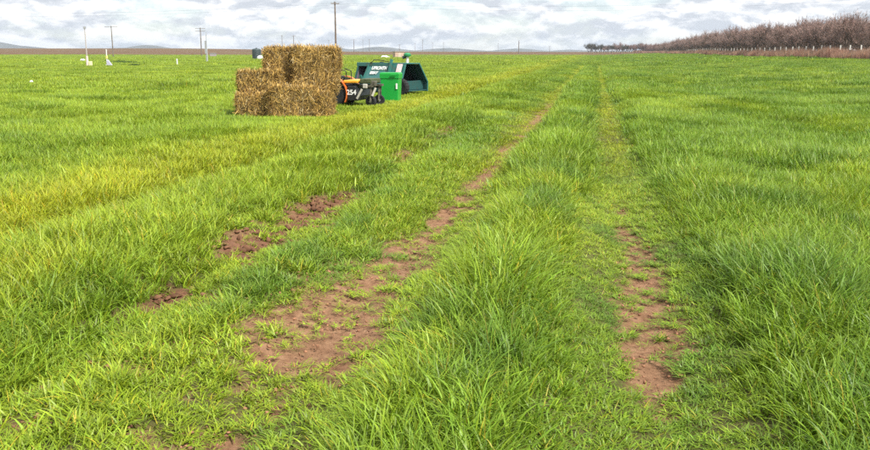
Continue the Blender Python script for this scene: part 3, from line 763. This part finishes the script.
slab([(.02, .16), (.06, .16), (.06, .40), (.02, .40)], 0, 1.56, 'lower_panel', teal_d)
# sloped strut and gusset of the left opening
MB().bar((.40, .02, .42), (.55, .34, 1.12), .05, .10).build('strut', teal, imp)
MB().prism([(.16, .40), (.44, .40), (.34, .72), (.27, .74)], .06, .12, 'y').build('gusset', teal, imp)
MB().bar((.02, .02, .4), (.02, .35, 1.13), .05, .06).build('strut', teal_d, imp)
# hood at the right end: shell of plates, open to the right
slab([(.0, .34), (.04, .32), (.40, 1.15), (.34, 1.18)], 1.57, Ln, 'hood_front', teal)
slab([(.33, 1.15), (1.28, 1.15), (1.28, 1.19), (.33, 1.19)], 1.53, Ln + .01, 'hood_top', teal)
slab([(.05, .17), (1.77, .17), (1.77, .46), (1.25, 1.12), (.40, 1.12), (.05, .34)], 1.66, 1.69, 'inner_bulkhead', mat('hood_shade_black', (.004, .006, .007), .8, .2))  # near-black colour stands in for the shade inside the open hood
slab([(.10, .17), (1.76, .17), (1.76, .52), (.10, .50)], 2.05, 2.08, 'lower_baffle', teal_d)
slab([(.02, .10), (.10, .10), (.10, .36), (.02, .36)], 1.57, Ln, 'hood_skirt', teal_d)
MB().bar((Ln, 1.24, 1.16), (Ln, 1.81, .46), .05, .05).bar((Ln, 1.81, .48), (Ln, 1.80, .10), .05, .05).build('hood_edge', teal, imp)
# upright with a curved lug and a tie rod on the top edge
MB().bar((1.62, .10, .72), (1.62, .32, 1.32), .07, .10).build('upright', teal, imp)
MB().tube([(1.52, .12, .80), (1.54, .2, 1.0), (1.60, .30, 1.16)], .025, 6).build('brace', teal_d, imp)
MB().box(.98, 1.10, .40, .52, 1.17, 1.23).build('cap', black_paint, imp)
decal = MB().box(-.12, .12, -.16, .16, 0, .006).build('decal', mat('pink_white_decal', (.72, .55, .55), .5, .4, var=.25, vscale=18), imp)
slope = math.atan2(.35, .77); SM = Matrix.Rotation(math.pi / 2 - slope, 4, 'X')
decal.matrix_local = Matrix.Translation((2.05, .245, .985)) @ Matrix.Translation((0, -.042, .02)) @ SM
TM = Matrix.Translation((.60, .278, 1.0)) @ Matrix.Translation((0, -.018, -.10)) @ SM
text_part('lettering', 'UPRONTH', .185, white_p, imp, Matrix.Translation((.72, .25, .93)) @ Matrix.Translation((0, -.03, .01)) @ SM, italic=.25, bold=.008, squash=.80)
text_part('lettering', 'ESSAY', .15, white_p, imp, Matrix.Translation((.68, .15, .775)) @ SM, italic=.25, bold=.008, squash=.9)
wheel(imp, (2.37, -.13, .31), .31, .20, R(0), teal_l)
wheel(imp, (1.30, 1.55, .31), .31, .22, R(0), teal_l)
MB().tube([(2.37, -.05, .31), (2.37, .10, .31), (2.20, .12, .31)], .04, 8).build('axle', black_paint, imp)

hose_m = mat('hydraulic_hose', (.02, .02, .02), .5, .4)
MB().tube([(.62, .30, 1.18), (.80, .30, 1.30), (1.15, .32, 1.28), (1.55, .34, 1.22)], .016, 6).build('hydraulic_hose', hose_m, imp)
MB().tube([(.50, .05, .55), (.58, -.04, .50), (.90, -.02, .42), (1.4, -.02, .46)], .014, 6).build('hydraulic_hose', hose_m, imp)
for k in range(6):
    MB().lathe([(.022, 0), (.022, .014), (.012, .018)], 6, Matrix.Translation((.52 + k * .2, .345, 1.125)) @ Matrix.Rotation(math.pi / 2 - slope, 4, 'X') @ Matrix.Translation((0, 0, .0))).build('bolt', steel, imp)

# ------------------------------------------------------------------ bright green bin
bx_, by_ = -1.44, 28.3
gb = thing('green_bin', 'bright green square plastic bin standing in front of the dark implement', 'bin', (bx_, by_, land_z1(bx_, by_)), R(-9))
green_pl = mat('green_plastic', (.012, .32, .045), .35, .5, var=.06, vscale=3)
def frustum(z0, z1, w0, w1, d0, d1):
    return MB().add([(-w0, -d0, z0), (w0, -d0, z0), (w0, d0, z0), (-w0, d0, z0), (-w1, -d1, z1), (w1, -d1, z1), (w1, d1, z1), (-w1, d1, z1)], [(3, 2, 1, 0), (4, 5, 6, 7), (0, 1, 5, 4), (1, 2, 6, 5), (2, 3, 7, 6), (3, 0, 4, 7)])
frustum(0, .76, .27, .30, .26, .29).build('body', green_pl, gb, bevel=.02)
frustum(.75, .91, .315, .322, .305, .312).build('rim_band', green_pl, gb, bevel=.012)
frustum(.905, .945, .312, .302, .30, .29).build('lid', green_pl, gb, bevel=.012)
MB().box(.05, .24, -.36, -.335, .86, .89).build('handle', green_pl, gb, bevel=.006)
lb = MB(); lb.box(-.028, .028, 0, .004, .42, .60); lbo = lb.build('label_sticker', white_p, gb); lbo.location = (.245, -.286, 0); lbo.rotation_euler = (R(2.5), 0, 0)

# ------------------------------------------------------------------ utility poles and wires
pole_m = mat('weathered_pole_wood', (.17, .135, .11), .9, .2, var=.25, vscale=2)
grey_m = mat('grey_metal', (.40, .41, .42), .5, .4, metal=.3)
insul = mat('insulator_porcelain', (.35, .33, .30), .3, .5)
def utility_pole(px, d, H, label, arms=1, r=.15, armw=2.4, box=False, rz=.3, xy=None, lean=0.0):
    x, y = xy if xy else at(px, d); z = land_z1(x, y)
    t = thing('utility_pole', label, 'utility pole', (x, y, z), rz, 'utility poles across the plain'); t.rotation_euler = (0, lean, rz)
    MB().tube([(0, 0, -.5), (0, 0, H * .5), (0, 0, H)], [r, r * .85, r * .65], 8).build('pole_shaft', pole_m, t)
    for k in range(arms):
        h = H - .35 - k * .9
        a = MB().box(-armw / 2, armw / 2, -r * .7 - .11, -r * .7, h - .06, h + .07).build('crossarm', pole_m, t)
        for q in (-.46, -.2, .2, .46):
            MB().tube([(q * armw, -r * .7 - .055, h + .07), (q * armw, -r * .7 - .055, h + .25)], [.03, .05], 6).build('insulator', insul, a)
    if box:
        MB().lathe([(.05, 0), (.22, .02), (.22, .75), (.08, .82)], 12, Matrix.Translation((.32, 0, H - 2.0))).build('transformer', grey_m, t)
    return t
main = utility_pole(336, 158, 10.6, 'tallest dark utility pole rising behind the straw bales', 1, .19, 1.5)
pl_ = utility_pole(-228, 172, 10.4, 'utility pole holding the wire at the far left, beyond the photo edge', 1, .17)
pr_ = utility_pole(935, 138, 10.6, 'utility pole holding the wire at the right, beyond the photo edge', 1, .17)
utility_pole(113, 300, 10.6, 'utility pole with one crossarm behind the leaning valve cover at left', 1, .20, 4.4, rz=.0)
utility_pole(201.5, 325, 10.6, 'utility pole with double crossarm, left of the close pair', 2, .22, 3.6, rz=.1)
utility_pole(282.5, 470, 10.5, 'thin far pole over the left end of the bales', 1, .16, 1.0)
utility_pole(294, 470, 10.5, 'thin far pole above the top left bale', 1, .20, 2.4)
utility_pole(329, 640, 9.0, 'faint short far pole just left of the tallest pole', 1, .15, 1.5)
utility_pole(354, 700, 10.0, 'far pole with wide crossarm right of the tallest pole', 1, .26, 4.5)
utility_pole(363, 800, 11.0, 'faint far pole between two others above the orange mower', 1, .15, 2)
utility_pole(369.5, 760, 11.0, 'faint far pole above the left end of the green implement', 1, .18, 2.2)
utility_pole(399.5, 560, 6.0, 'short far pole standing up behind the tan shed', 1, .16, 2)
utility_pole(415, 880, 8.5, 'very faint far pole right of the tan shed', 1, .15, 2)
utility_pole(422.5, 800, 11.0, 'faint far pole above the open end of the implement', 1, .20, 2.5)
utility_pole(432.5, 900, 9.5, 'faint far pole just right of the implement', 1, .15, 2)
utility_pole(443.5, 880, 9.5, 'lone thin far pole standing a little right of the implement', 1, .17, 2)
utility_pole(498, 900, 9.0, 'faint far pole left of the thick horizon pole', 1, .14, 2)
utility_pole(518.7, 560, 8.6, 'thick short pole alone on the horizon near the middle', 0, .30, 2, box=True)
utility_pole(549.5, 900, 6.0, 'tiny far pole near the far end of the orchard', 1, .22, 3)
wire_mat = mat('power_wire', (.10, .10, .11), .5, .4)
def wire(a, b, dz, sag, label, off):
    A, Bv = Vector(a.location), Vector(b.location)
    ha = 10.35 + dz
    A = A + Vector((off * .4, 0, ha)); Bv = Bv + Vector((off * .4, 0, ha))
    pts_ = [A.lerp(Bv, k / 24) - Vector((0, 0, sag * 4 * (k / 24) * (1 - k / 24))) for k in range(25)]
    tag(MB().tube(pts_, .008, 4, caps=False).build('power_line', wire_mat), label, 'power line', 'overhead wires from the tallest pole')
wire(main, pl_, .0, 1.6, 'upper overhead wire sagging left from the tallest pole', -1)
wire(main, pl_, -.25, 1.9, 'lower overhead wire sagging left from the tallest pole', 1)
wire(main, pr_, .0, 1.4, 'upper overhead wire running right from the tallest pole over the orchard', -1)
wire(main, pr_, -.25, 1.9, 'lower overhead wire running right from the tallest pole over the orchard', 1)

# ------------------------------------------------------------------ pump service posts and valves on the left
x, y = at(86.5, 97)
sp = thing('service_pole', 'slim pale service pole with pinkish sleeve at its base, far left', 'service pole', (x, y, land_z1(x, y)))
MB().tube([(0, 0, -.3), (0, 0, 4.3)], [.075, .05], 8).build('pole_shaft', mat('pale_grey_wood', (.42, .38, .36), .8, .2, var=.15), sp)
MB().box(-.13, .13, -.08, .08, 4.18, 4.42).build('lamp_head', grey_m, sp)
MB().tube([(.0, 0, -.2), (.0, 0, 1.2)], [.15, .12], 10).build('sleeve', mat('pinkish_plastic', (.72, .55, .50), .6, .3, var=.2), sp)
MB().box(.18, .52, -.15, .15, .05, .62).build('meter_box', mat('cream_box', (.75, .70, .40), .6, .3, var=.2), sp, bevel=.03)
x, y = at(107.3, 97)
iv_ = thing('irrigation_valve', 'white riser pipe with yellow band and slanted grey cover, far left', 'irrigation valve', (x, y, land_z1(x, y)), .1)
MB().tube([(-.12, 0, -.2), (-.10, 0, 1.95)], [.06, .045], 8).build('riser_pipe', white_p, iv_)
MB().tube([(-.10, 0, .95), (-.08, 0, 1.25)], [.12, .09], 8).build('band', mat('yellow_tape', (.85, .62, .18), .6, .3), iv_)
MB().prism([(-.15, .55), (.02, .80), (.52, .05), (.30, -.1), (.02, -.1)], -.2, .2, 'y').build('slanted_cover', mat('lilac_grey_cover', (.42, .42, .52), .6, .3, var=.1), iv_)
MB().box(-.24, .02, -.16, .16, -.1, .28).build('base_block', white_p, iv_, bevel=.03)
x, y = at(207, 136)
s2 = thing('service_pole', 'slim service pole with grey panel, right of the close pair', 'service pole', (x, y, land_z1(x, y)))
MB().tube([(0, 0, -.3), (0, 0, 4.7)], [.09, .06], 8).build('pole_shaft', mat('grey_blue_pole', (.40, .42, .45), .7, .3, var=.15), s2)
MB().box(-.30, -.08, -.1, .1, 1.4, 3.4).build('panel_box', grey_m, s2)
MB().tube([(-.19, 0, -.1), (-.19, 0, 1.4)], .04, 6).build('conduit', grey_m, s2)
x, y = at(213, 300)
cb = thing('farm_cabinet', 'small dull grey cabinet beside the close pair of poles', 'cabinet', (x, y, land_z1(x, y)), .2)
MB().box(-1.1, 1.1, -.5, .5, 0, 1.25).build('body', mat('dull_mauve', (.30, .26, .27), .8, .2, var=.2), cb, bevel=.05)
MB().box(-1.2, 1.2, -.6, .6, 1.255, 1.36).build('lid', grey_m, cb)
x, y = at(176.5, 104)
mp = thing('marker_post', 'short white marker post standing alone in the left field', 'marker post', (x, y, land_z1(x, y)), .4)
MB().tube([(0, 0, -.2), (0, 0, .78)], .07, 8).build('post', white_p, mp); MB().tube([(0, 0, .78), (0, 0, .86)], [.085, .04], 8).build('cap', white_p, mp)
def crumple(name, label, cat, px, d, sx, sy, sz, m, seed):
    x, y = at(px, d); bm = bmesh.new(); bmesh.ops.create_icosphere(bm, subdivisions=3, radius=1)
    for q in bm.verts:
        k_ = 1 + .35 * mnoise.noise(q.co * 1.6 + Vector((seed, 0, 0))) + .12 * mnoise.noise(q.co * 5)
        q.co = Vector((q.co.x * sx * k_, q.co.y * sy * k_, max(q.co.z * k_, -.3) * sz))
    me = bpy.data.meshes.new(name); bm.to_mesh(me); bm.free(); me.materials.append(m)
    o = bpy.data.objects.new(name, me); col.objects.link(o); o.location = (x, y, land_z1(x, y) + .3 * sz); tag(o, label, cat); return o
b_ = crumple('plastic_bag', 'crumpled white plastic bag lying in the grass at far left', 'plastic bag', 28.5, 42, .10, .08, .09, white_p, 3); b_.location.z += .15
b_ = crumple('plastic_bag', 'small white scrap of plastic by the slim pale pole', 'plastic bag', 82, 150, .40, .2, .22, white_p, 5); b_.location.z += .25
crumple('covered_heap', 'low white covered heap left of the small tan shed', 'covered heap', 385, 232, 1.3, .8, .55, white_p, 8)

# ------------------------------------------------------------------ tanks, shed, pump standpipe
x, y = at(256.5, 190)
tk = thing('water_tank', 'dark slate upright tank on the plain left of the bales', 'tank', (x, y, land_z1(x, y)))
MB().lathe([(.93, 0), (.95, .1), (.95, 2.15), (.90, 2.3), (.5, 2.42), (.18, 2.46)], 24).build('shell', mat('slate_tank', (.045, .065, .068), .5, .4, var=.15), tk, smooth=False)
for z in (.5, 1.0, 1.5): MB().lathe([(.955, z), (.97, z + .03), (.97, z + .07), (.955, z + .1)], 24).build('band', black_paint, tk)
MB().lathe([(.2, 2.46), (.2, 2.56), (.1, 2.58)], 12).build('hatch', black_paint, tk)
x, y = at(260, 178)
wt = thing('white_tank', 'small white domed tank at the foot of the dark tank', 'tank', (x, y, land_z1(x, y)))
MB().lathe([(.60, 0), (.66, .15), (.66, .5), (.55, .78), (.3, .94), (.1, .98)], 18).build('shell', white_p, wt, smooth=True)
MB().lathe([(.14, .97), (.14, 1.05), (.05, 1.06)], 10).build('cap', grey_m, wt)
x, y = at(398.3, 235)
sh = thing('pump_shed', 'small tan flat-roofed shed on the plain above the implement', 'shed', (x, y, land_z1(x, y)), R(20))
MB().box(-1.25, 1.25, -1.1, 1.1, -.2, 1.75).build('wall', mat('tan_block', (.46, .33, .25), .85, .2, var=.15, vscale=2), sh)
MB().box(-1.4, 1.4, -1.25, 1.25, 1.755, 1.87).build('roof', mat('grey_tan_roof', (.38, .33, .30), .7, .3), sh)
dr_ = MB().box(-.4, .4, -1.14, -1.102, -.1, 1.45).build('door', mat('pale_door', (.52, .42, .34), .7, .3), sh)
MB().box(.25, .31, -1.18, -1.142, .65, .72).build('handle', steel, dr_)
x, y = at(407.3, 60)
pp = thing('pump_standpipe', 'white standpipe with a round green head just behind the implement', 'standpipe', (x, y, land_z1(x, y)))
MB().tube([(0, 0, -.2), (0, 0, 1.28)], .10, 12).build('pipe', white_p, pp)
MB().lathe([(.10, 1.28), (.24, 1.32), (.26, 1.44), (.16, 1.54), (.05, 1.56)], 16).build('head', mat('green_cap', (.02, .22, .08), .45, .5), pp)
MB().tube([(-.08, 0, 1.30), (-.34, 0, 1.22)], .11, 10).build('side_outlet', mat('dark_outlet', (.03, .05, .06), .5, .4), pp)

# ------------------------------------------------------------------ dark weeds near the valve
leaf_m = attr_mat('weed_leaf', 'bc', .6, .3, translucent=.3)
def weed(px, d, wx, wy, h, nleaf, label, seed):
    rg = np.random.default_rng(seed); x, y = at(px, d)
    c = np.stack([rg.normal(0, wx / 2.4, nleaf), rg.normal(0, wy / 2.4, nleaf), np.zeros(nleaf)], -1)
    hh = h * (.5 + .5 * vnoise(c[:, 0] * 1.3 + 50, c[:, 1] * 1.3 + 50, seed)); c[:, 2] = rg.random(nleaf) ** .6 * hh
    V_, C_ = [], []
    for p in c:
        a = rg.normal(0, 1, 3); a /= np.linalg.norm(a); b = np.cross(a, rg.normal(0, 1, 3)); b /= np.linalg.norm(b)
        s_ = .05 + .07 * rg.random(); V_ += [p - a * s_, p + b * s_ * .5, p + a * s_, p - b * s_ * .5]; C_ += [np.array([.06, .11, .024]) * (.6 + .9 * rg.random())] * 4
    me = np_mesh('weed_patch', np.array(V_), np.arange(4 * nleaf).reshape(-1, 4), leaf_m, np.array(C_))
    o = bpy.data.objects.new('weed_patch', me); col.objects.link(o); o.location = (x, y, land_z1(x, y)); tag(o, label, 'weeds', 'dark weed patches')
weed(120, 124, 2.4, 1.5, .55, 500, 'dark green weed patch right of the slanted valve cover', 1)
weed(131, 122, 1.8, 1.2, .45, 300, 'smaller dark weed patch, rightmost of the pair past the valve cover', 2)
weed(134, 96, .6, .5, .38, 160, 'tiny dark weed tuft in front of the pair of weed patches', 3)

# ------------------------------------------------------------------ haze: one closed box of air round everything
hz = MB().box(-3700, 3700, -60, 3900, -12, 46).build('haze', bpy.data.materials.new('haze_air'))
hz.location = (0, 0, 0); hz['kind'] = 'stuff'; hz['label'] = 'pale distance haze over the plain'; hz['category'] = 'haze'
hmat = hz.data.materials[0]; hmat.use_nodes = True; hn = hmat.node_tree.nodes; hn.clear()
ho = hn.new('ShaderNodeOutputMaterial'); pv = hn.new('ShaderNodeVolumePrincipled')
pv.inputs['Color'].default_value = (.74, .86, 1.0, 1); pv.inputs['Density'].default_value = 1.9e-4; pv.inputs['Anisotropy'].default_value = 0.2
hmat.node_tree.links.new(pv.outputs['Volume'], ho.inputs['Volume'])
